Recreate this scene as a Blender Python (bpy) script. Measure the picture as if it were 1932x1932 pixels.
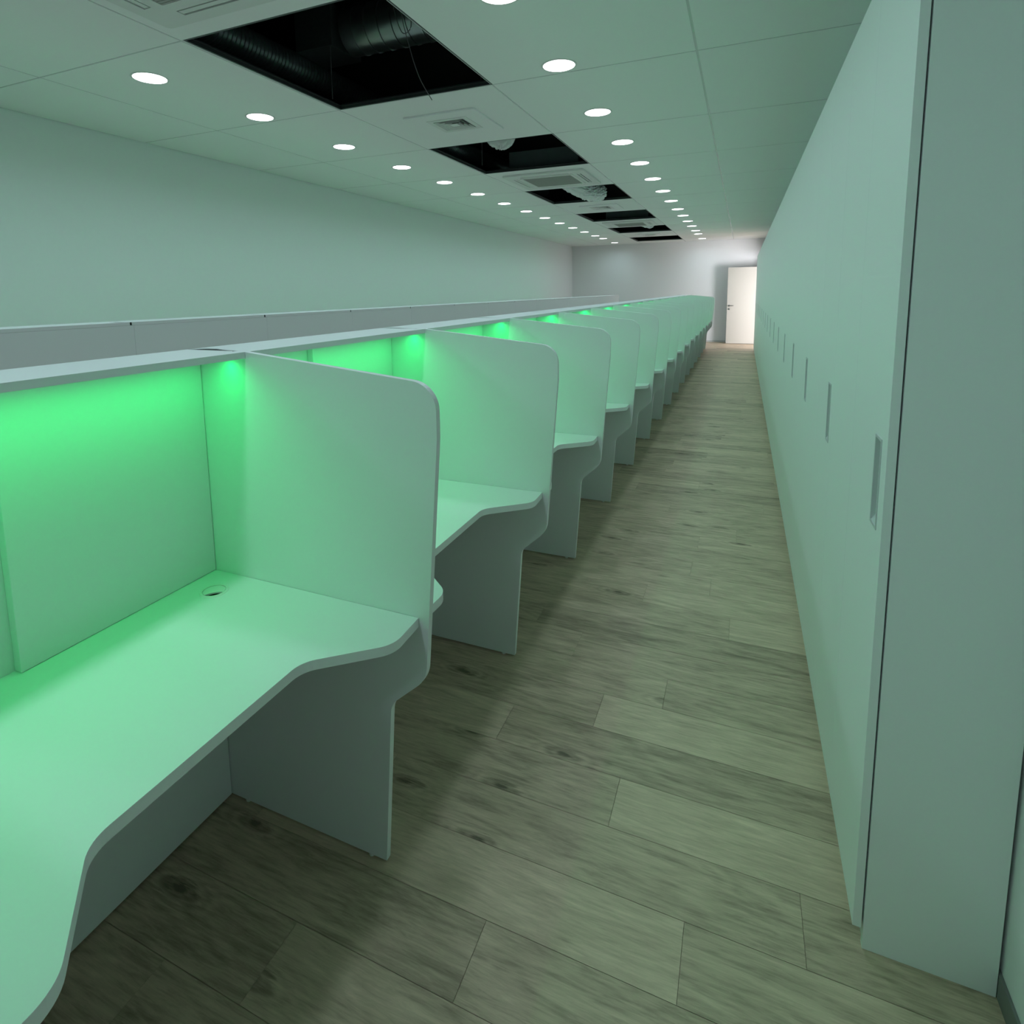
import bpy, bmesh, math, random
from mathutils import Vector, Matrix
PI = math.pi
random.seed(7)
scene = bpy.context.scene
C = scene.collection
for o in list(bpy.data.objects):
    bpy.data.objects.remove(o, do_unlink=True)

# ------------------------------------------------------------------ camera
CAM_H = 1.5676
cam_data = bpy.data.cameras.new('camera')
cam = bpy.data.objects.new('camera', cam_data)
C.objects.link(cam)
r_ = Vector((0.91686808, 0.39892645, -0.01451277))
d_ = Vector((0.03726763, -0.12173715, -0.99186249))
f_ = Vector((-0.39744692, 0.90886619, -0.12648395))
M = Matrix((( r_.x, -d_.x, -f_.x, 0.0),
            ( r_.y, -d_.y, -f_.y, 0.0),
            ( r_.z, -d_.z, -f_.z, CAM_H),
            (0, 0, 0, 1)))
cam.matrix_world = M
cam_data.sensor_width = 36.0
cam_data.sensor_fit = 'HORIZONTAL'
cam_data.lens = 1105.76 / 1932 * 36.0
cam_data.shift_x = (966 - 916.8153) / 1932
cam_data.shift_y = (691.7617 - 966) / 1932
cam_data.clip_start = 0.02
cam_data.clip_end = 100
scene.camera = cam

# ------------------------------------------------------------------ world, exposure
world = bpy.data.worlds.new('world')
scene.world = world
world.use_nodes = True
bg = world.node_tree.nodes['Background']
bg.inputs['Color'].default_value = (0.75, 0.85, 1.0, 1)
bg.inputs['Strength'].default_value = 0.15
vs = scene.view_settings
vs.view_transform = 'Standard'
vs.look = 'None'
vs.gamma = 1.0
vs.use_curve_mapping = False
vs.exposure = 0.0

DOWNLIGHT_POWER = 3.7
DOWNLIGHT_COLOR = (0.64, 0.92, 0.98)
LED_POWER = 1.22
LED_COLOR = (0.0, 1.0, 0.17)
DAY_POWER = 150.0
DAY_COLOR = (0.97, 0.97, 1.0)

# daylight in the side passage beyond the open door
day = bpy.data.lights.new('passage_daylight', 'AREA')
day.shape = 'RECTANGLE'
day.size = 0.7
day.size_y = 2.0
day.energy = DAY_POWER
day.color = DAY_COLOR
day_o = bpy.data.objects.new('passage_daylight', day)
C.objects.link(day_o)
day_o.location = (1.75, 15.1, 1.15)
day_o.rotation_euler = Vector((-0.8, 1.0, 0.0)).to_track_quat('-Z', 'Z').to_euler()

# ------------------------------------------------------------------ helpers
def link(name, me, mat=None, parent=None, loc=(0, 0, 0), smooth=None):
    o = bpy.data.objects.new(name, me)
    C.objects.link(o)
    if mat is not None:
        for m in (mat if isinstance(mat, (list, tuple)) else [mat]):
            me.materials.append(m)
    o.location = loc
    if parent is not None:
        o.parent = parent
    if smooth is not None:
        for p in me.polygons:
            p.use_smooth = True
        me.set_sharp_from_angle(angle=math.radians(smooth))
    return o

def obj(name, bm, mat, parent=None, loc=(0, 0, 0), smooth=None, bevel=0):
    me = bpy.data.meshes.new(name)
    bmesh.ops.recalc_face_normals(bm, faces=bm.faces)
    bm.to_mesh(me)
    bm.free()
    o = link(name, me, mat, parent, loc, smooth)
    if bevel:
        b = o.modifiers.new('bevel', 'BEVEL')
        b.width = bevel
        b.segments = 2
        b.limit_method = 'ANGLE'
        b.angle_limit = math.radians(40)
    return o

def thing(name, label, cat, loc=(0, 0, 0), group=None, rotz=0.0):
    o = bpy.data.objects.new(name, None)
    C.objects.link(o)
    o.location = loc
    o.rotation_euler = (0, 0, rotz)
    o.empty_display_size = 0.1
    o['label'] = label
    o['category'] = cat
    if group:
        o['group'] = group
    return o

def tag(o, label, cat, group=None):
    o['label'] = label
    o['category'] = cat
    if group:
        o['group'] = group
    return o

def struct(o):
    o['kind'] = 'structure'
    return o

def children_of(o, pool):
    return [c for c in pool if c.parent == o]

def copy_tree(root, loc, rotz=0.0):
    pool = list(bpy.data.objects)
    def rec(o, parent):
        c = o.copy()
        C.objects.link(c)
        if parent is not None:
            c.parent = parent
        for ch in children_of(o, pool):
            rec(ch, c)
        return c
    n = rec(root, None)
    n.location = loc
    n.rotation_euler = (0, 0, rotz)
    return n

def bx(bm, x0, x1, y0, y1, z0, z1, mi=0):
    v = [bm.verts.new(p) for p in ((x0, y0, z0), (x1, y0, z0), (x1, y1, z0), (x0, y1, z0),
                                   (x0, y0, z1), (x1, y0, z1), (x1, y1, z1), (x0, y1, z1))]
    for q in ((3, 2, 1, 0), (4, 5, 6, 7), (0, 1, 5, 4), (1, 2, 6, 5), (2, 3, 7, 6), (3, 0, 4, 7)):
        f = bm.faces.new([v[i] for i in q])
        f.material_index = mi
    return bm

def box(*a):
    return bx(bmesh.new(), *a)

def prism(bm, loops, a0, a1, axis):
    """extrude 2-D loops (first = outline, rest = holes) along an axis. axis 'z': (x,y); 'y': (x,z); 'x': (y,z)"""
    def P(u, v, w):
        return {'z': (u, v, w), 'y': (u, w, v), 'x': (w, u, v)}[axis]
    rings = []
    for w in (a0, a1):
        edges, rr = [], []
        for lp in loops:
            vs_ = [bm.verts.new(P(u, v, w)) for u, v in lp]
            rr.append(vs_)
            edges += [bm.edges.new((vs_[i], vs_[(i + 1) % len(vs_)])) for i in range(len(vs_))]
        bmesh.ops.triangle_fill(bm, use_beauty=True, use_dissolve=False, edges=edges)
        rings.append(rr)
    for ra, rb in zip(*rings):
        n = len(ra)
        for i in range(n):
            bm.faces.new((ra[i], ra[(i + 1) % n], rb[(i + 1) % n], rb[i]))
    return bm

def circle(cx, cy, r, n=32):
    return [(cx + r * math.cos(2 * PI * i / n), cy + r * math.sin(2 * PI * i / n)) for i in range(n)]

def round_path(pts, closed=True, seg=8):
    """pts = (x, y, radius): rounded polygon"""
    out = []
    n = len(pts)
    for i in range(n):
        x, y, r = pts[i]
        if r <= 0:
            out.append((x, y))
            continue
        p = Vector((x, y))
        a = Vector(pts[i - 1][:2]) - p
        b = Vector(pts[(i + 1) % n][:2]) - p
        la, lb = a.length, b.length
        a.normalize(); b.normalize()
        ang = a.angle(b)
        t = min(r / math.tan(ang / 2), la * 0.49, lb * 0.49)
        rr = t * math.tan(ang / 2)
        c = p + (a + b).normalized() * (rr / math.sin(ang / 2))
        s = p + a * t
        e = p + b * t
        a0 = math.atan2(s.y - c.y, s.x - c.x)
        a1 = math.atan2(e.y - c.y, e.x - c.x)
        da = a1 - a0
        while da > PI: da -= 2 * PI
        while da < -PI: da += 2 * PI
        for k in range(seg + 1):
            q = a0 + da * k / seg
            out.append((c.x + rr * math.cos(q), c.y + rr * math.sin(q)))
    return out

def tube(bm, pts, rad, n=12, jit=0.0, caps=True, rng=None):
    pts = [Vector(p) for p in pts]
    rings = []
    up = Vector((0, 0, 1))
    for i, p in enumerate(pts):
        t = (pts[min(i + 1, len(pts) - 1)] - pts[max(i - 1, 0)]).normalized()
        u = up if abs(t.dot(up)) < 0.95 else Vector((1, 0, 0))
        s = t.cross(u).normalized()
        w = s.cross(t).normalized()
        r = rad[i] if isinstance(rad, (list, tuple)) else rad
        ring = []
        for k in range(n):
            a = 2 * PI * k / n
            q = r
            off = 0
            if jit:
                q = r * (1 + rng.uniform(-jit, jit))
                off = rng.uniform(-jit, jit) * r * 0.8
            ring.append(bm.verts.new(p + s * (math.cos(a) * q) + w * (math.sin(a) * q) + t * off))
        rings.append(ring)
    for a, b in zip(rings, rings[1:]):
        for k in range(n):
            bm.faces.new((a[k], a[(k + 1) % n], b[(k + 1) % n], b[k]))
    if caps:
        bm.faces.new(rings[0][::-1])
        bm.faces.new(rings[-1])
    return bm

def lathe(bm, prof, cx, cy, n=40, close=False):
    """prof = (r, z) revolve about vertical axis at cx, cy"""
    rings = []
    for r, z in prof:
        if r < 1e-6:
            rings.append([bm.verts.new((cx, cy, z))])
        else:
            rings.append([bm.verts.new((cx + r * math.cos(2 * PI * k / n), cy + r * math.sin(2 * PI * k / n), z)) for k in range(n)])
    prs = list(zip(rings, rings[1:]))
    if close:
        prs.append((rings[-1], rings[0]))
    for a, b in prs:
        for k in range(n):
            k2 = (k + 1) % n
            if len(a) == 1:
                bm.faces.new((a[0], b[k], b[k2]))
            elif len(b) == 1:
                bm.faces.new((a[k], a[k2], b[0]))
            else:
                bm.faces.new((a[k], a[k2], b[k2], b[k]))
    return bm

# ------------------------------------------------------------------ materials
def new_mat(name):
    m = bpy.data.materials.new(name)
    m.use_nodes = True
    nt = m.node_tree
    return m, nt, nt.nodes['Principled BSDF']

def painted(name, col, rough=0.5, var=0.03, bump=0.02, scale=60.0, metal=0.0, spec=0.5):
    m, nt, p = new_mat(name)
    N, L = nt.nodes, nt.links
    tc = N.new('ShaderNodeTexCoord')
    n = N.new('ShaderNodeTexNoise')
    n.inputs['Scale'].default_value = scale
    n.inputs['Detail'].default_value = 4
    L.new(tc.outputs['Object'], n.inputs['Vector'])
    mix = N.new('ShaderNodeMix'); mix.data_type = 'RGBA'
    mix.inputs[6].default_value = (*[c * (1 - var) for c in col], 1)
    mix.inputs[7].default_value = (*[min(1, c * (1 + var)) for c in col], 1)
    L.new(n.outputs['Fac'], mix.inputs[0])
    L.new(mix.outputs[2], p.inputs['Base Color'])
    p.inputs['Roughness'].default_value = rough
    p.inputs['Metallic'].default_value = metal
    p.inputs['Specular IOR Level'].default_value = spec
    if bump:
        b = N.new('ShaderNodeBump')
        b.inputs['Strength'].default_value = bump
        b.inputs['Distance'].default_value = 0.002
        L.new(n.outputs['Fac'], b.inputs['Height'])
        L.new(b.outputs['Normal'], p.inputs['Normal'])
    return m

def emitter(name, col, strength):
    m, nt, p = new_mat(name)
    p.inputs['Base Color'].default_value = (0.8, 0.8, 0.8, 1)
    p.inputs['Emission Color'].default_value = (*col, 1)
    p.inputs['Emission Strength'].default_value = strength
    return m

M_LAM = painted('white_laminate', (0.79, 0.80, 0.81), 0.42, 0.012, 0.03, 140)
M_EDGE = painted('edge_band', (0.62, 0.64, 0.65), 0.45, 0.012, 0.02, 140)
M_CAB = painted('cabinet_laminate', (0.91, 0.92, 0.93), 0.5, 0.012, 0.03, 120)
M_WALL = painted('wall_paint', (0.84, 0.835, 0.85), 0.85, 0.015, 0.05, 35, spec=0.25)
M_CEIL = painted('ceiling_board', (0.93, 0.93, 0.93), 0.85, 0.012, 0.04, 50, spec=0.25)
M_GRID = painted('grid_metal_white', (0.70, 0.70, 0.70), 0.25, 0.01, 0.0, 40)
M_DARK = painted('plenum_shade', (0.012, 0.013, 0.013), 0.9, 0.3, 0.0, 6, spec=0.1)
M_FRAME = painted('opening_frame_dark', (0.03, 0.034, 0.034), 0.4, 0.2, 0.0, 20)
M_PLASTIC = painted('white_plastic', (0.78, 0.78, 0.76), 0.4, 0.01, 0.0, 40)
M_GRILLE = painted('grille_plastic', (0.46, 0.46, 0.43), 0.55, 0.03, 0.0, 60)
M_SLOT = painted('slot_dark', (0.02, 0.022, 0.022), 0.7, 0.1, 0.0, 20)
M_DUCT = painted('galvanised_duct', (0.30, 0.33, 0.33), 0.28, 0.15, 0.05, 14, metal=0.9)
M_FLEX = painted('flex_duct', (0.13, 0.145, 0.145), 0.35, 0.2, 0.05, 30, metal=0.6)
M_FOIL = painted('foil', (0.90, 0.92, 0.92), 0.25, 0.08, 0.5, 40, metal=0.0)
M_CABLE = painted('cable_grey', (0.25, 0.25, 0.25), 0.5, 0.05, 0.0, 20)
M_WIRE = painted('hanger_wire', (0.35, 0.36, 0.36), 0.35, 0.05, 0.0, 20, metal=0.7)
M_BASE = painted('baseboard_grey', (0.20, 0.20, 0.19), 0.5, 0.05, 0.02, 30)
M_BASEW = painted('baseboard_white', (0.62, 0.62, 0.62), 0.5, 0.03, 0.02, 30)
M_DOOR = painted('door_cream', (0.54, 0.515, 0.47), 0.45, 0.01, 0.02, 60)
M_METAL = painted('brushed_steel', (0.30, 0.30, 0.30), 0.3, 0.08, 0.0, 60, metal=0.9)
M_DIFF = emitter('downlight_diffuser', (0.95, 0.99, 1.0), 6.0)
M_LED = emitter('led_green', LED_COLOR, 4.0)

def bubble_wrap():
    m = painted('clear_plastic_film', (0.86, 0.90, 0.89), 0.2, 0.2, 0.6, 18)
    m.node_tree.nodes['Principled BSDF'].inputs['Transmission Weight'].default_value = 0.15
    return m
M_FILM = bubble_wrap()

def floor_mat():
    m, nt, p = new_mat('vinyl_plank_floor')
    N, L = nt.nodes, nt.links
    def node(t, **k):
        n = N.new(t)
        for a, b in k.items():
            setattr(n, a, b)
        return n
    def math_(op, a, b=None, clamp=False):
        n = node('ShaderNodeMath', operation=op, use_clamp=clamp)
        for i, v in enumerate((a, b)):
            if v is None: continue
            if isinstance(v, (int, float)): n.inputs[i].default_value = v
            else: L.new(v, n.inputs[i])
        return n.outputs[0]
    tc = node('ShaderNodeTexCoord')
    at = node('ShaderNodeAttribute', attribute_name='plank')      # r = tone, g/b = grain offset
    sa = node('ShaderNodeSeparateColor')
    L.new(at.outputs['Color'], sa.inputs[0])
    sx = node('ShaderNodeSeparateXYZ')
    L.new(tc.outputs['Object'], sx.inputs[0])
    ox = math_('MULTIPLY', sa.outputs[1], 37.0)
    oz = math_('MULTIPLY', sa.outputs[2], 23.0)
    gx = math_('ADD', sx.outputs[0], ox)
    def vec(xs, ys):
        c = node('ShaderNodeCombineXYZ')
        L.new(math_('MULTIPLY', gx, xs), c.inputs[0])
        L.new(math_('MULTIPLY', sx.outputs[1], ys), c.inputs[1])
        L.new(oz, c.inputs[2])
        return c.outputs[0]
    def noise(v, sc, det, rough=0.6, dist=0.0):
        n = node('ShaderNodeTexNoise')
        L.new(v, n.inputs['Vector'])
        n.inputs['Scale'].default_value = sc
        n.inputs['Detail'].default_value = det
        n.inputs['Roughness'].default_value = rough
        n.inputs['Distortion'].default_value = dist
        return n.outputs['Fac']
    fine = noise(vec(1.0, 11.0), 11.0, 8, 0.7, 0.5)
    broad = noise(vec(0.9, 6.0), 3.4, 6, 0.62, 1.1)
    # cathedral rings: contour lines of a smooth field
    field = noise(vec(0.8, 3.6), 1.7, 2, 0.5, 0.5)
    rings = math_('SINE', math_('MULTIPLY', field, 60.0))
    ring01 = math_('MULTIPLY_ADD', rings, 0.5)
    ring01.node.inputs[2].default_value = 0.5
    # knots
    kv = node('ShaderNodeCombineXYZ')
    L.new(math_('ADD', gx, math_('MULTIPLY', math_('SUBTRACT', broad, 0.5), 0.10)), kv.inputs[0])
    L.new(math_('ADD', math_('MULTIPLY', sx.outputs[1], 2.9), math_('MULTIPLY', math_('SUBTRACT', fine, 0.5), 0.12)), kv.inputs[1])
    vo = node('ShaderNodeTexVoronoi', voronoi_dimensions='2D')
    L.new(kv.outputs[0], vo.inputs['Vector'])
    vo.inputs['Scale'].default_value = 1.5
    vo.inputs['Randomness'].default_value = 1.0
    sv = node('ShaderNodeSeparateColor')
    L.new(vo.outputs['Color'], sv.inputs[0])
    kn = node('ShaderNodeMapRange')
    L.new(vo.outputs['Distance'], kn.inputs[0])
    kn.inputs[1].default_value = 0.0; kn.inputs[2].default_value = 0.12
    kn.inputs[3].default_value = 1.0; kn.inputs[4].default_value = 0.0
    halo = node('ShaderNodeMapRange')
    L.new(vo.outputs['Distance'], halo.inputs[0])
    halo.inputs[1].default_value = 0.0; halo.inputs[2].default_value = 0.30
    halo.inputs[3].default_value = 1.0; halo.inputs[4].default_value = 0.0
    mask = math_('GREATER_THAN', sv.outputs[0], 0.45)
    halo_r = math_('MULTIPLY', math_('MULTIPLY', halo.outputs[0], mask), math_('SINE', math_('MULTIPLY', vo.outputs['Distance'], 90.0)))
    knot = math_('ADD', math_('MULTIPLY', math_('MULTIPLY', kn.outputs[0], mask), 0.36), math_('MULTIPLY', halo_r, 0.09))
    tone = math_('MULTIPLY_ADD', fine, 0.75)
    tone.node.inputs[2].default_value = -0.375
    t2 = math_('MULTIPLY_ADD', broad, 0.75); t2.node.inputs[2].default_value = -0.375
    t3 = math_('MULTIPLY_ADD', ring01, 0.07); t3.node.inputs[2].default_value = -0.035
    t4 = math_('MULTIPLY_ADD', sa.outputs[0], 0.28); t4.node.inputs[2].default_value = 0.36
    s = math_('ADD', math_('ADD', tone, t2), math_('ADD', t3, t4))
    s = math_('SUBTRACT', s, knot, clamp=True)
    cr = node('ShaderNodeValToRGB')
    L.new(s, cr.inputs[0])
    e = cr.color_ramp.elements
    e[0].position = 0.08; e[0].color = (0.15, 0.12, 0.08, 1)
    e[1].position = 0.95; e[1].color = (0.82, 0.645, 0.47, 1)
    k = e.new(0.5); k.color = (0.51, 0.395, 0.285, 1)
    L.new(cr.outputs[0], p.inputs['Base Color'])
    p.inputs['Roughness'].default_value = 0.55
    p.inputs['Specular IOR Level'].default_value = 0.35
    b = node('ShaderNodeBump')
    b.inputs['Strength'].default_value = 0.12
    b.inputs['Distance'].default_value = 0.001
    L.new(fine, b.inputs['Height'])
    L.new(b.outputs['Normal'], p.inputs['Normal'])
    return m
M_FLOOR = floor_mat()

# ------------------------------------------------------------------ room dimensions
XL, XR = -5.046, 0.580
YF, YB = -2.2, 18.578
ZC = 2.961
ZTOP = 4.0

# floor: one mesh of planks running across the room
def build_floor():
    rng = random.Random(11)
    pitch, L0 = 0.1885, 1.22
    known = {2: -0.306, 3: -0.742, 4: -0.44, -1: -0.533, -2: -0.97, 0: -0.076, 1: 0.194,
             5: -0.221, 8: 0.0, 9: -0.41, 10: -0.10, 7: -0.85, 6: -0.62}
    tones = {(2, 1): .95, (2, 0): .45, (3, 1): .30, (3, 0): .72, (4, 1): .90, (4, 0): .35, (-1, 1): .5, (-1, 0): .25,
             (-2, 1): .62, (-2, 0): .15, (0, 0): .88, (0, 1): .40, (1, 0): .45, (5, 0): .55, (5, 1): .35,
             (9, 1): .85, (10, 1): .9, (8, 1): .9, (1, 1): .3}
    bm = bmesh.new()
    lay = bm.loops.layers.float_color.new('plank')
    x_hi = XR + 2.0
    n0 = int(math.floor((YF - 1.171) / pitch)) - 1
    n1 = int(math.ceil((YB - 1.171) / pitch)) + 1
    for n in range(n0, n1):
        ya, yb = max(YF - 0.05, 1.171 + n * pitch), min(YB + 0.05, 1.171 + (n + 1) * pitch)
        if yb <= ya: continue
        s = known.get(n, rng.uniform(-L0, 0))
        x = s
        j = 0
        while x > XL: x -= L0; j -= 1
        while x < x_hi:
            xa, xb = max(x, XL - 0.05), min(x + L0, x_hi)
            key = (n, j + 1)
            t = tones.get(key, rng.betavariate(2, 2))
            c = (t, rng.random(), rng.random(), 1)
            g = 0.0006
            vs_ = [bm.verts.new(q) for q in ((xa + g, ya + g, 0), (xb - g, ya + g, 0), (xb - g, yb - g, 0), (xa + g, yb - g, 0))]
            f = bm.faces.new(vs_)
            for lp in f.loops: lp[lay] = c
            x += L0; j += 1
    # subfloor, seen only in the hairline joints
    v = [bm.verts.new(q) for q in ((XL - .05, YF - .05, -0.002), (x_hi, YF - .05, -0.002), (x_hi, YB + .05, -0.002), (XL - .05, YB + .05, -0.002),
                                   (XL - .05, YF - .05, -0.1), (x_hi, YF - .05, -0.1), (x_hi, YB + .05, -0.1), (XL - .05, YB + .05, -0.1))]
    for q in ((0, 1, 2, 3), (7, 6, 5, 4), (0, 4, 5, 1), (1, 5, 6, 2), (2, 6, 7, 3), (3, 7, 4, 0)):
        f = bm.faces.new([v[i] for i in q])
        for lp in f.loops: lp[lay] = (0.1, 0, 0, 1)
    me = bpy.data.meshes.new('floor')
    bm.to_mesh(me); bm.free()
    return struct(link('floor', me, M_FLOOR))
build_floor()

T = 0.12
struct(obj('wall_left', box(XL - T, XL, YF - T, YB + T, 0, ZC + .01), M_WALL))
struct(obj('wall_back', box(XL, XR + 2.0, YB, YB + T, 0, ZC + .01), M_WALL))
struct(obj('wall_front', box(XL, XR, YF - T, YF, 0, ZC + .01), M_WALL))
# right wall with the doorway past the cabinets
DY0, DY1, DZ = 16.30, 18.10, 2.40
bm = bmesh.new()
prism(bm, [[(YF - T, 0), (DY0, 0), (DY0, DZ), (DY1, DZ), (DY1, 0), (YB, 0), (YB, ZC + .01), (YF - T, ZC + .01)]], XR, XR + T, 'x')
struct(obj('wall_right', bm, M_WALL))
# passage behind the doorway
bm = bmesh.new()
bx(bm, XR + 2.0, XR + 2.1, 14.0, YB + T, 0, ZC)
bx(bm, XR + T, XR + 2.1, 13.9, 14.0, 0, ZC)
bx(bm, XR + T, XR + 2.1, 13.9, YB + T, ZC - .2, ZC)
struct(obj('wall_passage', bm, M_WALL))

# baseboards
struct(obj('baseboard_right', box(XR - .007, XR, YF, 16.29, 0, .06), M_BASE, bevel=.001))
struct(obj('baseboard_left', box(XL, XL + .012, YF, YB, 0, .06), M_BASE, bevel=.001))
struct(obj('baseboard_back', box(XL + .012, XR - .012, YB - .012, YB, 0, .05), M_BASEW, bevel=.001))

# ------------------------------------------------------------------ ceiling
GX = [XL, -4.155, -2.885, -1.612, -0.302, XR]
P, Y1 = 1.385, 2.48
GY = [Y1 + P * k for k in range(-4, 12)]
GY = [YF] + [y for y in GY if YF + .1 < y < YB - .1] + [YB]
HOLES = []
for j in range(6):
    HOLES.append((-2.86, -1.618, Y1 + .012 + 2 * P * j, Y1 - .012 + P * (2 * j + 1)))
bm = bmesh.new()
G = 0.0065
def is_hole(xa, xb, ya, yb):
    cx, cy = (xa + xb) / 2, (ya + yb) / 2
    return any(h[0] < cx < h[1] and h[2] < cy < h[3] for h in HOLES)
VENTS = [Y1 + P * 1.5, Y1 + P * 5.5, Y1 + P * 9.5]          # centres in y
ACS = [Y1 - P * .5 + .03, Y1 + P * 3.5, Y1 + P * 7.5]
XM = -2.24
for i in range(len(GX) - 1):
    for j in range(len(GY) - 1):
        xa, xb, ya, yb = GX[i] + G, GX[i + 1] - G, GY[j] + G, GY[j + 1] - G
        if is_hole(xa, xb, ya, yb): continue
        cutter = None
        if i == 2:
            for a in ACS:
                if ya < a < yb: cutter = (XM - .44, XM + .44, a - .44, a + .44)
            for a in VENTS:
                if ya < a < yb: cutter = (XM - .15, XM + .15, a - .15, a + .15)
        outer = [(xa, ya), (xb, ya), (xb, yb), (xa, yb)]
        if cutter:
            cx0, cx1, cy0, cy1 = cutter
            prism(bm, [outer, [(cx0, cy0), (cx1, cy0), (cx1, cy1), (cx0, cy1)]], ZC, ZC + .012, 'z')
        else:
            bx(bm, xa, xb, ya, yb, ZC, ZC + .012)
nb = len(bm.faces)
# carrying grid just above the joints
for x in GX[1:-1]:
    segs = [(YF, YB)]
    if x in (-2.885, -1.612):
        pass
    bx(bm, x - .010, x + .010, YF, YB, ZC + .002, ZC + .03, 1)
for y in GY[1:-1]:
    bx(bm, XL, XR, y - .010, y + .010, ZC + .0022, ZC + .0302, 1)
o = obj('ceiling', bm, [M_CEIL, M_GRID])
struct(o)

# void above the ceiling, its shade put into a near-black colour
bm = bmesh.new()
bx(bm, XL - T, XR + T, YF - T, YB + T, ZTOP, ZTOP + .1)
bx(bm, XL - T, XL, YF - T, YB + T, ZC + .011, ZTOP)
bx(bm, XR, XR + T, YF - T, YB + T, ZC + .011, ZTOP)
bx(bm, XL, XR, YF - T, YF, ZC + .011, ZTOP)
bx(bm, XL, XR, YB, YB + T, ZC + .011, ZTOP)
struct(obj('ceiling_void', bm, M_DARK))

# dark metal frames lining the openings
for k, (xa, xb, ya, yb) in enumerate(HOLES):
    bm = bmesh.new()
    t, z0, z1 = .012, ZC - .0005, ZC + .036
    bx(bm, xa - t, xa, ya - t, yb + t, z0 + .002, z1); bx(bm, xb, xb + t, ya - t, yb + t, z0 + .002, z1)
    bx(bm, xa, xb, ya - t, ya, z0 + .002, z1); bx(bm, xa, xb, yb, yb + t, z0 + .002, z1)
    # inner flange
    bx(bm, xa, xa + .012, ya, yb, ZC + .022, ZC + .026); bx(bm, xa, xb, yb - .012, yb, ZC + .022, ZC + .026)
    struct(obj('trim_%d' % (k + 1), bm, M_FRAME))

# ------------------------------------------------------------------ ordinals
ORD = ['first', 'second', 'third', 'fourth', 'fifth', 'sixth', 'seventh', 'eighth', 'ninth', 'tenth', 'eleventh', 'twelfth',
       'thirteenth', 'fourteenth', 'fifteenth', 'sixteenth', 'seventeenth', 'eighteenth']

# ------------------------------------------------------------------ call-booth workstations
PT = 0.018
def partition_profile():
    pts = [(-1.457, .008, 0), (-.846, .008, 0), (-.812, .49, .06), (-.703, .588, .09), (-.655, 1.22, 0), (-.655, 1.352, .13),
           (-1.247, 1.414, 0), (-1.290, 1.414, 0), (-1.290, 1.3945, 0), (-1.457, 1.3945, 0)]
    return round_path(pts, seg=10)
PP = partition_profile()

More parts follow.
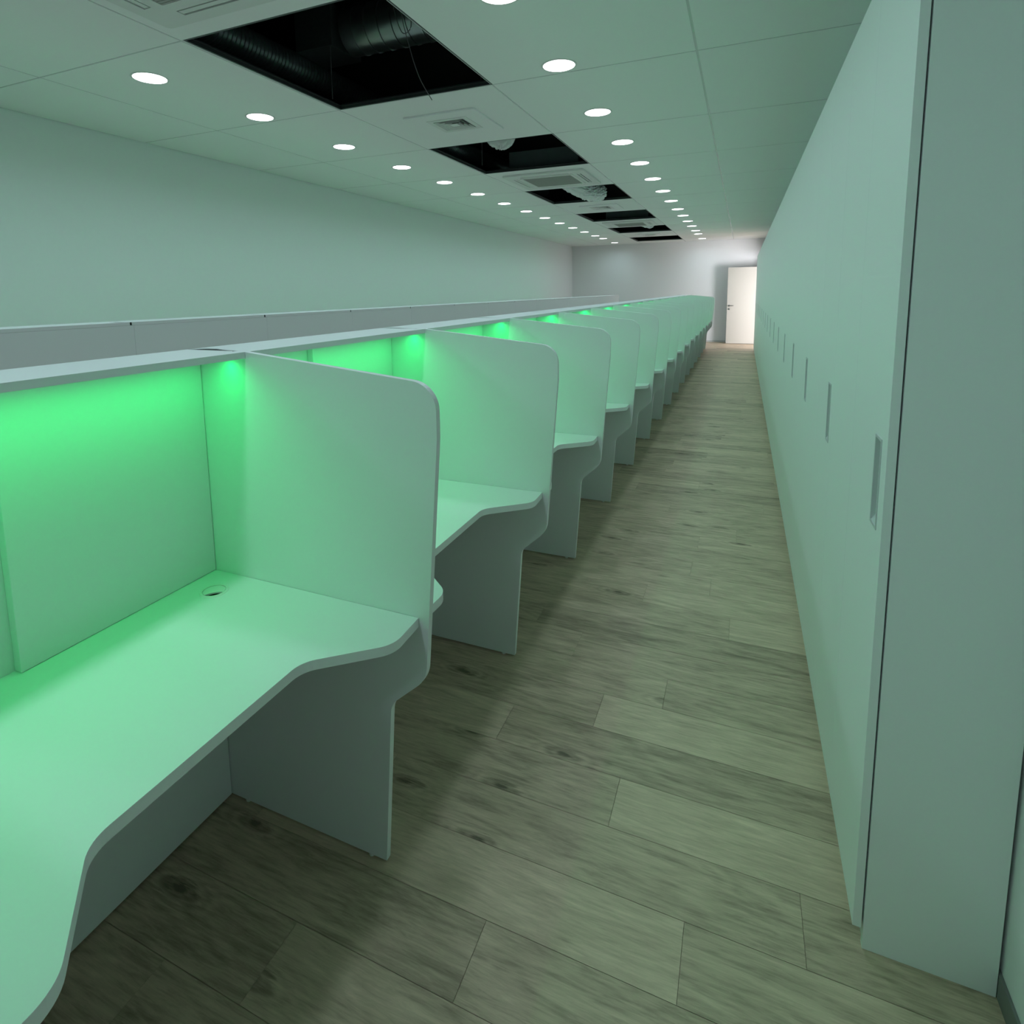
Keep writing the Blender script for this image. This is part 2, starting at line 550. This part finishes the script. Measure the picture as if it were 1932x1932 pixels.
def make_booth():
    t = thing('workstation_booth', 'x', 'desk booth', (-1.0, 0.7, 0))
    ox = -1.0
    def lx(x): return x - ox
    # local y: -0.482 .. 0.5 interior, partition 0.5 .. 0.518
    def panel(y):
        bm = bmesh.new()
        prism(bm, [[(lx(a), b) for a, b in PP]], y, y + PT, 'y')
        p = obj('side_panel', bm, [M_LAM], t, bevel=.0012)
        for i_, (fx, fy) in enumerate(((-.90, 0), (-1.36, 0))):
            g = bmesh.new()
            lathe(g, [(0, 0), (.009, 0), (.009, .010), (0, .010)], lx(fx), y + PT / 2, 16)
            obj('glide', g, M_PLASTIC, p)
        return p
    panel(.5)
    # desktop with scalloped front and a cable hole
    out = [(lx(-1.440), -.480, 0), (lx(-.720), -.480, 0), (lx(-.716), -.360, .07), (lx(-.872), -.225, .07),
           (lx(-.872), .243, .07), (lx(-.716), .378, .07), (lx(-.720), .499, 0), (lx(-1.440), .499, 0)]
    loop = round_path(out, seg=8)
    bm = bmesh.new()
    gx, gy = lx(-1.315), .402
    prism(bm, [loop, circle(gx, gy, .030, 28)], .730, .7545, 'z')
    obj('desktop', bm, M_LAM, t, bevel=.0012)
    bm = bmesh.new()
    lathe(bm, [(.029, .735), (.0305, .7572), (.0365, .7572), (.0385, .7547), (.030, .7546), (.029, .7546)], gx, gy, 40)
    g = obj('cable_grommet', bm, M_PLASTIC, t, smooth=40)
    # grommet lid covers most of the hole, leaving a dark mouth towards the sitter
    lid = [(gx + .0285 * math.cos(a), gy + .0285 * math.sin(a)) for a in [math.radians(54 + 252 * k / 30) for k in range(31)]]
    lid2 = []
    for k in range(9):
        a = math.radians(-54 + 108 * k / 8)
        lid2.append((gx + .0285 * math.cos(math.radians(54)) - .006 * math.sin(math.pi * k / 8) , gy + .0285 * math.sin(a) * .98))
    ca, sa = math.cos(math.radians(-45)), math.sin(math.radians(-45))
    rot_ = lambda q: (gx + (q[0] - gx) * ca - (q[1] - gy) * sa, gy + (q[0] - gx) * sa + (q[1] - gy) * ca)
    bm = bmesh.new()
    prism(bm, [[rot_(q) for q in lid + lid2[1:-1]]], .752, .7562, 'z')
    obj('grommet_lid', bm, M_PLASTIC, g)
    bm = bmesh.new()
    prism(bm, [circle(gx, gy, .0292, 24)], .731, .733, 'z')
    obj('grommet_well', bm, M_SLOT, g)
    # back panel: recessed half and a raised half
    obj('back_panel', box(lx(-1.458), lx(-1.440), -.481, .4985, .02, 1.385), M_LAM, t)
    obj('raised_back_panel', box(lx(-1.4395), lx(-1.415), -.022, .4985, .7555, 1.384), M_LAM, t, bevel=.0015)
    obj('modesty_panel', box(lx(-1.4395), lx(-1.421), -.481, .4985, .008, .7295), M_LAM, t, bevel=.001)
    obj('rear_board', box(lx(-1.478), lx(-1.4585), -.4997, .4997, .008, 1.3955), M_LAM, t, bevel=.001)
    bm = bmesh.new()
    prism(bm, [[(lx(-1.478), .509), (lx(-1.30), .509), (lx(-1.288), .4995), (lx(-1.244), .4995),
                (lx(-1.244), -.4815), (lx(-1.288), -.4815), (lx(-1.30), -.479), (lx(-1.35), -.468), (lx(-1.41), -.446),
                (lx(-1.45), -.448), (lx(-1.478), -.478)]], 1.396, 1.4142, 'z')
    obj('top_shelf', bm, M_LAM, t, bevel=.001)
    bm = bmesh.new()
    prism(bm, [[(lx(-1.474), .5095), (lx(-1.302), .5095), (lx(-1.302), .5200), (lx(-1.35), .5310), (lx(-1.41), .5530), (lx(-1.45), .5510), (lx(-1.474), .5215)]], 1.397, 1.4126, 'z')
    obj('gap_shade', bm, M_SLOT, t)  # black slab standing in for the shade inside the shelf gap
    # led strip under the shelf
    s = obj('led_strip', box(lx(-1.3055), lx(-1.2905), -.47, .49, 1.3905, 1.3955), M_LED, t)
    ld = bpy.data.lights.new('led_light', 'AREA')
    ld.shape = 'RECTANGLE'
    ld.size = .012
    ld.size_y = .95
    ld.energy = LED_POWER
    ld.color = LED_COLOR
    ld.spread = math.radians(165)
    lo = bpy.data.objects.new('led_light', ld)
    C.objects.link(lo)
    lo.parent = s
    lo.location = (lx(-1.298), .01, 1.3898)
    return t, panel

N_ST = 16
Y_P0 = 1.200
booth, extra_panel = make_booth()
side_ch = None
roots = []
for k in list(range(1, N_ST)) + [-1, -2]:
    roots.append(copy_tree(booth, (-1.0, Y_P0 - .5 + k, 0)))
far = []
# the second row, turned to face the left wall
for k in list(range(0, N_ST)) + [-1, -2]:
    far.append(copy_tree(booth, (-3.1 - .478, Y_P0 - .5 + k + .01, 0.016), PI))
far_extra = None
booth.location = (-1.0, Y_P0 - .5, 0)

booth['label'] = 'white green-lit desk booth in the foreground, nearest to the camera, showing its cable hole'
booth['group'] = 'green lit booths along the aisle'
for k, r in enumerate(roots):
    kk = k + 1
    if kk >= N_ST:
        r['label'] = 'white desk booth beyond the photo, continuing the aisle row behind the camera'
        r['group'] = 'booths outside the photo'
        continue
    if kk == N_ST - 1:
        r['label'] = 'white desk booth at the far end of the aisle row, nearest to the cream door'
    else:
        r['label'] = 'white desk booth of the row along the aisle, %s counting from the camera' % ORD[kk]
    r['group'] = 'green lit booths along the aisle'
for k, r in enumerate(far):
    if k >= N_ST or k == 0:
        r['label'] = 'white desk booth beyond the photo, continuing the left row behind the camera'
        r['group'] = 'left row booths outside the photo'
        continue
    if k == N_ST - 1:
        r['label'] = 'white booth seen from behind at the far end of the row by the left wall'
    elif k == 1:
        r['label'] = 'booth seen from behind, nearest to the camera in the row by the left wall'
    else:
        r['label'] = 'booth back in the row by the left wall, %s counting from the camera' % ORD[k - 1]
    r['group'] = 'booths seen from behind by the left wall'

# ------------------------------------------------------------------ tall cabinets along the right wall
CW = 0.8235
CY0 = 1.461
ZW = 2.352
def make_cabinet():
    t = thing('tall_cabinet', 'x', 'cabinet', (.296, CY0, 0))
    g = .0007
    bm = bmesh.new()
    X0, X1 = .022, .274
    bx(bm, X0, X1, 0.0, .018, .055, ZW - .004); bx(bm, X0, X1, CW - .018 - .001, CW - .001, .055, ZW - .004)
    bx(bm, X0, X1, .018, CW - .019, .055, .073); bx(bm, X0, X1, .018, CW - .019, ZW - .022, ZW - .004)
    bx(bm, X1 - .008, X1, .018, CW - .019, .073, ZW - .022)
    obj('carcass', bm, M_CAB, t)
    obj('plinth', box(.026, .044, 0, CW - .001, 0, .0545), M_CAB, t)
    half = CW / 2
    # door with recessed pull
    hy0, hy1, hz0, hz1 = .056, .112, 1.024, 1.225
    bm = bmesh.new()
    prism(bm, [[(g, .053), (half - g, .053), (half - g, ZW), (g, ZW)], [(hy0, hz0), (hy1, hz0), (hy1, hz1), (hy0, hz1)]], 0, .018, 'x')
    d = obj('door', bm, M_CAB, t, bevel=.0004)
    bm = bmesh.new()
    # pocket tray: lip, sloped end walls, floor
    e = .0045
    prism(bm, [[(hy0 - e, hz0 - e), (hy1 + e, hz0 - e), (hy1 + e, hz1 + e), (hy0 - e, hz1 + e)],
               [(hy0 + .002, hz0 + .002), (hy1 - .002, hz0 + .002), (hy1 - .002, hz1 - .002), (hy0 + .002, hz1 - .002)]], -.0018, .0005, 'x')
    a = [bm.verts.new(p) for p in ((0, hy0 + .002, hz0 + .002), (0, hy1 - .002, hz0 + .002), (0, hy1 - .002, hz1 - .002), (0, hy0 + .002, hz1 - .002))]
    b = [bm.verts.new(p) for p in ((.013, hy0 + .006, hz0 + .022), (.013, hy1 - .004, hz0 + .022), (.013, hy1 - .004, hz1 - .022), (.013, hy0 + .006, hz1 - .022))]
    for i in range(4):
        bm.faces.new((a[i], a[(i + 1) % 4], b[(i + 1) % 4], b[i]))
    bm.faces.new(b)
    obj('recessed_pull', bm, M_EDGE, d)
    obj('door', box(0, .018, half + g, CW - g, .053, ZW), M_CAB, t, bevel=.0004)
    return t
cab = make_cabinet()
N_CAB = 18
cabs = [cab]
for k in range(1, N_CAB):
    cabs.append(copy_tree(cab, (.296, CY0 + CW * k, 0)))
# finished end panel of the nearest cabinet (down to the floor)
ep = obj('end_panel', box(.022, .276, -.0005, .0175, 0.0, ZW), M_CAB, None, bevel=.0008)
ep.parent = cab
# cut the carcass side away where the end panel stands
ca = [o for o in bpy.data.objects if o.parent == cab and o.name.startswith('carcass')][0]
ca.data = ca.data.copy()
for v in ca.data.vertices:
    if v.co.y < .0005: v.co.y = .0182
    elif abs(v.co.y - .018) < 1e-5: v.co.y = .0200
pl_ = [o for o in bpy.data.objects if o.parent == cab and o.name.startswith('plinth')][0]
pl_.data = pl_.data.copy()
for v in pl_.data.vertices:
    if v.co.y < .0005: v.co.y = .0182
for k, c in enumerate(cabs):
    if k == 0:
        c['label'] = 'tall white cabinet nearest to the camera, showing its flat end panel and largest recessed pull'
    elif k == N_CAB - 1:
        c['label'] = 'last tall white cabinet of the right-hand run, beside the cream door'
    else:
        c['label'] = 'tall white cabinet with recessed pull, %s along the right-hand run from the camera' % ORD[k]
    c['group'] = 'tall cabinets along the right wall'

# ------------------------------------------------------------------ downlights
def make_downlight():
    t = thing('downlight', 'x', 'ceiling light', (-1.104, 2.77, ZC))
    bm = bmesh.new()
    lathe(bm, [(.099, 0), (.099, -.003), (.108, -.004), (.112, -.001), (.112, 0)], 0, 0, 48, close=True)
    obj('trim_ring', bm, M_PLASTIC, t, smooth=40)
    bm = bmesh.new()
    lathe(bm, [(0, -.0005), (.0985, -.0005), (.0985, -.002), (0, -.0024)], 0, 0, 48)
    d = obj('diffuser', bm, M_DIFF, t)
    ld = bpy.data.lights.new('downlight_lamp', 'AREA')
    ld.shape = 'DISK'
    ld.size = .196
    ld.energy = DOWNLIGHT_POWER
    ld.color = DOWNLIGHT_COLOR
    ld.spread = math.radians(160)
    lo = bpy.data.objects.new('downlight_lamp', ld)
    C.objects.link(lo)
    lo.parent = d
    lo.location = (0, 0, -.0045)
    return t
YL = [3.73, 4.80, 5.84, 6.87, 7.90, 8.93, 9.97, 11.03, 12.03, 13.06, 14.12, 15.25, 16.18, 17.76]
XLL, XLR = -3.543, -1.104
dl = make_downlight()
n = 0
for side, x, first in (('right', XLR, 2.75), ('left', XLL, 2.785)):
    for i, y in enumerate([first] + YL):
        if side == 'right' and i == 0:
            o = dl; o.location = (x, y, ZC)
        else:
            o = copy_tree(dl, (x, y, ZC))
        if i == 0:
            if side == 'right':
                o['label'] = 'round recessed downlight cut off by the top edge of the photo'
            else:
                o['label'] = 'round recessed downlight nearest to the camera in the left line'
        elif i == 14:
            o['label'] = 'round recessed downlight at the far end of the %s line, by the back wall' % side
        else:
            o['label'] = 'round recessed downlight, %s from the camera in the %s line' % (ORD[i], side)
        o['group'] = 'downlights in the %s line' % side
    for y in (1.72, .69, -.35, -1.38):
        o = copy_tree(dl, (x, y, ZC))
        o['label'] = 'round recessed downlight beyond the photo, over the camera end of the room, %s line' % side
        o['group'] = 'downlights outside the picture, %s line' % side

# ------------------------------------------------------------------ cassette air conditioners
def make_ac():
    t = thing('air_conditioner', 'x', 'air conditioner', (XM, ACS[1], ZC))
    S = .50
    bm = bmesh.new()
    rr = lambda h, r: round_path([(-h, -h, r), (h, -h, r), (h, h, r), (-h, h, r)], seg=6)
    def rect(x0, x1, y0, y1): return [(x0, y0), (x1, y0), (x1, y1), (x0, y1)]
    sl = [rect(-.30, .30, -.425, -.375), rect(-.30, .30, .375, .425), rect(-.425, -.375, -.30, .30), rect(.375, .425, -.30, .30)]
    prism(bm, [rr(S, .03)] + sl, -.022, -.001, 'z')
    obj('cover', bm, M_PLASTIC, t, bevel=.002)
    bm = bmesh.new()
    prism(bm, [rr(.335, .03), rr(.30, .012)], -.028, -.022, 'z')
    obj('grille_frame', bm, M_PLASTIC, t, bevel=.001)
    bm = bmesh.new()
    bx(bm, -.298, .298, -.298, .298, -.0240, -.0225)
    for k in range(30):
        y = -.29 + k * .02
        bx(bm, -.297, .297, y, y + .006, -.0275, -.0240)
    obj('intake_grille', bm, M_GRILLE, t)
    for (x0, x1, y0, y1) in ((-.296, .296, -.414, -.386), (-.296, .296, .386, .414), (-.414, -.386, -.296, .296), (.391, .409, -.296, .296)):
        obj('louver', box(x0, x1, y0, y1, -.020, -.014), M_PLASTIC, t)
    obj('slot_shade', box(.37, .43, -.305, .305, .0005, .004), M_SLOT, t)  # black sheet added behind the right louver as the slot's shade
    obj('casing', box(-.43, .43, -.43, .43, .0135, .28), M_CASE, t, bevel=.004)
    return t
M_CASE = painted('casing_steel', (0.16, 0.19, 0.19), 0.5, 0.1, 0.0, 20, metal=0.2)
ac = make_ac()
ac['label'] = 'square ceiling cassette air conditioner between the second and third ceiling openings'
ac['group'] = 'ceiling cassette air conditioners'
a0 = copy_tree(ac, (XM - .03, ACS[0], ZC))
a0['label'] = 'ceiling cassette air conditioner cut off at the top left, beside the largest opening'
a2 = copy_tree(ac, (XM, ACS[2], ZC))
a2['label'] = 'small distant ceiling cassette air conditioner between the fourth and fifth openings'

# ------------------------------------------------------------------ supply diffusers
def make_vent():
    t = thing('ceiling_diffuser', 'x', 'air vent', (XM, VENTS[0], ZC))
    def rect(h, k=None): return [(-h, -h), (h, -h), (h, h), (-h, h)]
    bm = bmesh.new()
    prism(bm, [rect(.31), rect(.150)], -.014, -.0005, 'z')
    obj('mounting_plate', bm, M_CEIL, t, bevel=.001)
    bm = bmesh.new()
    prism(bm, [rect(.175), rect(.135)], -.0185, -.0142, 'z')
    obj('flange', bm, M_PLASTIC, t)
    for i, h in enumerate((.128, .096, .064, .034)):
        bm = bmesh.new()
        hi = h - .016
        z0, z1 = -.020, .006
        if i < 3:
            lo = [bm.verts.new((x, y, z0)) for x, y in rect(h)]
            up = [bm.verts.new((x, y, z1)) for x, y in rect(hi)]
            lo2 = [bm.verts.new((x, y, z0 + .002)) for x, y in rect(h - .0035)]
            up2 = [bm.verts.new((x, y, z1 + .002)) for x, y in rect(hi - .0035)]
            for q in range(4):
                w = (q + 1) % 4
                bm.faces.new((lo[q], lo[w], up[w], up[q])); bm.faces.new((lo2[q], lo2[w], up2[w], up2[q]))
                bm.faces.new((lo[q], lo[w], lo2[w], lo2[q])); bm.faces.new((up[q], up[w], up2[w], up2[q]))
        else:
            bx(bm, -h, h, -h, h, z0, z0 + .003)
        obj('louver', bm, M_GRILLE if i == 9 else M_PLASTIC, t)
    bm = bmesh.new()
    bx(bm, -.149, .149, -.149, .149, .05, .052)
    for a in ((-.149, -.147, -.149, .149), (.147, .149, -.149, .149), (-.147, .147, -.149, -.147), (-.147, .147, .147, .149)):
        bx(bm, a[0], a[1], a[2], a[3], -.0005, .05)
    obj('duct_collar', bm, M_SLOT, t)
    return t
v0 = make_vent()
v0['label'] = 'square louvred air vent on a raised plate just beyond the largest ceiling opening'
v0['group'] = 'square ceiling vents'
v1 = copy_tree(v0, (XM, VENTS[1], ZC))
v1['label'] = 'square louvred air vent between the third and fourth ceiling openings'
v2 = copy_tree(v0, (XM, VENTS[2], ZC))
v2['label'] = 'farthest square air vent, between the last two ceiling openings'

# ------------------------------------------------------------------ services in the void
# rigid spiral duct across the first opening
t = bmesh.new()
pts, rad = [], []
L_, x0_ = 1.9, -2.75
nseg = 17
for k in range(nseg):
    xk = x0_ + k * .11
    for dx, rr in ((0, .165), (.092, .165), (.096, .171), (.106, .171)):
        pts.append((xk + dx, 3.88, 3.50)); rad.append(rr)
tube(t, pts, rad, 40)
tag(obj('spiral_duct', t, M_DUCT, smooth=30), 'shiny round metal duct crossing above the largest ceiling opening', 'duct')
# long flexible duct beside the openings
t = bmesh.new()
rng = random.Random(3)
pts, rad = [], []
for k in range(430):
    y = 2.2 + k * .018
    pts.append((-3.22 + .03 * math.sin(y * .9), y, 3.30 + .02 * math.sin(y * 1.7)))
    rad.append(.10 if k % 2 else .108)
tube(t, pts, rad, 24)
tag(obj('flexible_duct', t, M_FLEX, smooth=25), 'dark ribbed flexible duct running lengthwise along the left side of the ceiling openings', 'duct')
# connecting branch
t = bmesh.new()
bx(t, -3.13, -2.80, 3.70, 4.06, 3.36, 3.66)
tag(obj('duct_plenum_box', t, M_FLEX, bevel=.004), 'dark metal box joining the ducts above the largest ceiling opening', 'duct box')
# wires
def wire(name, pts, r, m, label, cat):
    t = bmesh.new()
    tube(t, pts, r, 8)
    return tag(obj(name, t, m, smooth=60), label, cat)
wire('hanger_wire', [(-2.83, 3.72, 4.0), (-2.83, 3.72, 2.995)], .0028, M_WIRE, 'thin vertical hanger wire at the left of the largest ceiling opening', 'wire')
wire('hanger_wire', [(-2.765, 6.3, 4.0), (-2.765, 6.3, 2.995)], .003, M_WIRE, 'thin vertical hanger wire in the second ceiling opening', 'wire')
def spline(P_, n_=24):
    P_ = [Vector(q) for q in P_]
    out = []
    for k in range(n_ + 1):
        q = k / n_ * (len(P_) - 1)
        i = min(int(q), len(P_) - 2); f = q - i
        a = P_[max(i - 1, 0)]; b = P_[i]; c = P_[i + 1]; d = P_[min(i + 2, len(P_) - 1)]
        out.append(.5 * ((2 * b) + (c - a) * f + (2 * a - 5 * b + 4 * c - d) * f * f + (3 * b - a - 3 * c + d) * f ** 3))
    return out
wire('loose_cable', spline([(-2.16, 3.62, 3.995), (-2.14, 3.58, 3.6), (-2.12, 3.55, 3.38), (-2.061, 3.55, 3.15), (-2.021, 3.55, 3.026), (-1.981, 3.55, 2.934), (-1.909, 3.55, 2.815)]),
     .0028, M_CABLE, 'thin loose cable whose end dangles below the far edge of the largest ceiling opening', 'cable')
wire('loose_cable', spline([(-2.20, 3.64, 3.995), (-2.24, 3.64, 3.55), (-2.19, 3.64, 3.34), (-2.14, 3.64, 3.30), (-2.10, 3.64, 3.36), (-2.15, 3.64, 3.55), (-2.17, 3.64, 3.995)]),
     .0035, M_CABLE, 'looped dark cable in front of the shiny round duct in the largest opening', 'cable')

# film-wrapped duct end in the second opening
def blob(name, cx, cy, cz, r, m, label, cat, jit=.05):
    t = bmesh.new()
    rg = random.Random(5)
    n_, prof = 28, []
    rings = []
    for i in range(1, 12):
        a = PI * i / 12
        ring = []
        for k in range(n_):
            q = r * (1 + rg.uniform(-jit, jit))
            b = 2 * PI * k / n_
            ring.append(t.verts.new((cx + q * math.sin(a) * math.cos(b), cy + q * math.sin(a) * math.sin(b), cz - q * math.cos(a))))
        rings.append(ring)
    lo_ = t.verts.new((cx, cy, cz - r)); hi_ = t.verts.new((cx, cy, cz + r))
    for k in range(n_):
        k2 = (k + 1) % n_
        t.faces.new((lo_, rings[0][k2], rings[0][k])); t.faces.new((hi_, rings[-1][k], rings[-1][k2]))
        for a_, b_ in zip(rings, rings[1:]):
            t.faces.new((a_[k], a_[k2], b_[k2], b_[k]))
    return tag(obj(name, t, m, smooth=50), label, cat)
blob('wrapped_duct_end', -2.18, 5.42, 3.065, .14, M_FILM, 'pale rounded film-wrapped duct end showing at the near edge of the second opening', 'duct end', .09)

def foil_duct(path, r, label):
    t = bmesh.new()
    rg = random.Random(9)
    P_ = [Vector(p) for p in path]
    pts = []
    n_ = 46
    for k in range(n_):
        q = k / (n_ - 1) * (len(P_) - 1)
        i = min(int(q), len(P_) - 2)
        f = q - i
        a, b = P_[i], P_[i + 1]
        pts.append(a.lerp(b, f))
    # smooth
    for _ in range(6):
        pts = [pts[0]] + [(pts[i - 1] + pts[i] * 2 + pts[i + 1]) / 4 for i in range(1, n_ - 1)] + [pts[-1]]
    tube(t, pts, [r * (1.0 if i % 2 else .93) for i in range(n_)], 44, jit=.085, caps=False, rng=rg)
    o_ = tag(obj('foil_duct', t, M_FOIL), label, 'duct')
    s = o_.modifiers.new('solid', 'SOLIDIFY'); s.thickness = .002
    return o_
foil_duct([(-2.42, 7.92, 3.20), (-2.38, 8.08, 3.17), (-2.28, 8.3, 3.07), (-2.12, 8.62, 2.985), (-2.0, 8.88, 3.0)], .125,
          'crinkled silver foil duct hanging with its open end in the third ceiling opening')
foil_duct([(-2.25, 13.47, 3.15), (-2.2, 13.72, 3.14), (-2.12, 13.9, 3.10), (-2.0, 14.15, 3.08)], .12,
          'small piece of silver foil duct in the fifth, distant ceiling opening')

# ------------------------------------------------------------------ open door leaf and its doorway
bm = box(-.405, .565, 18.08, 18.12, .008, 2.150)
door = struct(obj('door_1', bm, M_DOOR, bevel=.002))
bm = bmesh.new()
tube(bm, [(-.352, 18.078, 1.08), (-.352, 18.035, 1.08)], .010, 14)
tube(bm, [(-.357, 18.035, 1.08), (-.235, 18.035, 1.08)], .0095, 14)
prism(bm, [circle(-.352, 1.08, .026, 24)], 18.072, 18.0795, 'y')
h = obj('door_handle', bm, M_METAL, door, smooth=40)
bm = bmesh.new()
prism(bm, [circle(-.352, .985, .026, 24)], 18.072, 18.0795, 'y')
tube(bm, [(-.352, 18.072, .985), (-.352, 18.055, .985)], .009, 12)
obj('lock_escutcheon', bm, M_METAL, door, smooth=40)
bm = bmesh.new()
fx0, fx1 = XR - .006, XR + T + .006
prism(bm, [[(DY0 - .0, 0), (DY0 + .05, 0), (DY0 + .05, DZ - .05), (DY1 - .05, DZ - .05), (DY1 - .05, 0), (DY1, 0), (DY1, DZ), (DY0, DZ)]], fx0, fx1, 'x')
struct(obj('trim_7', bm, M_PLASTIC))
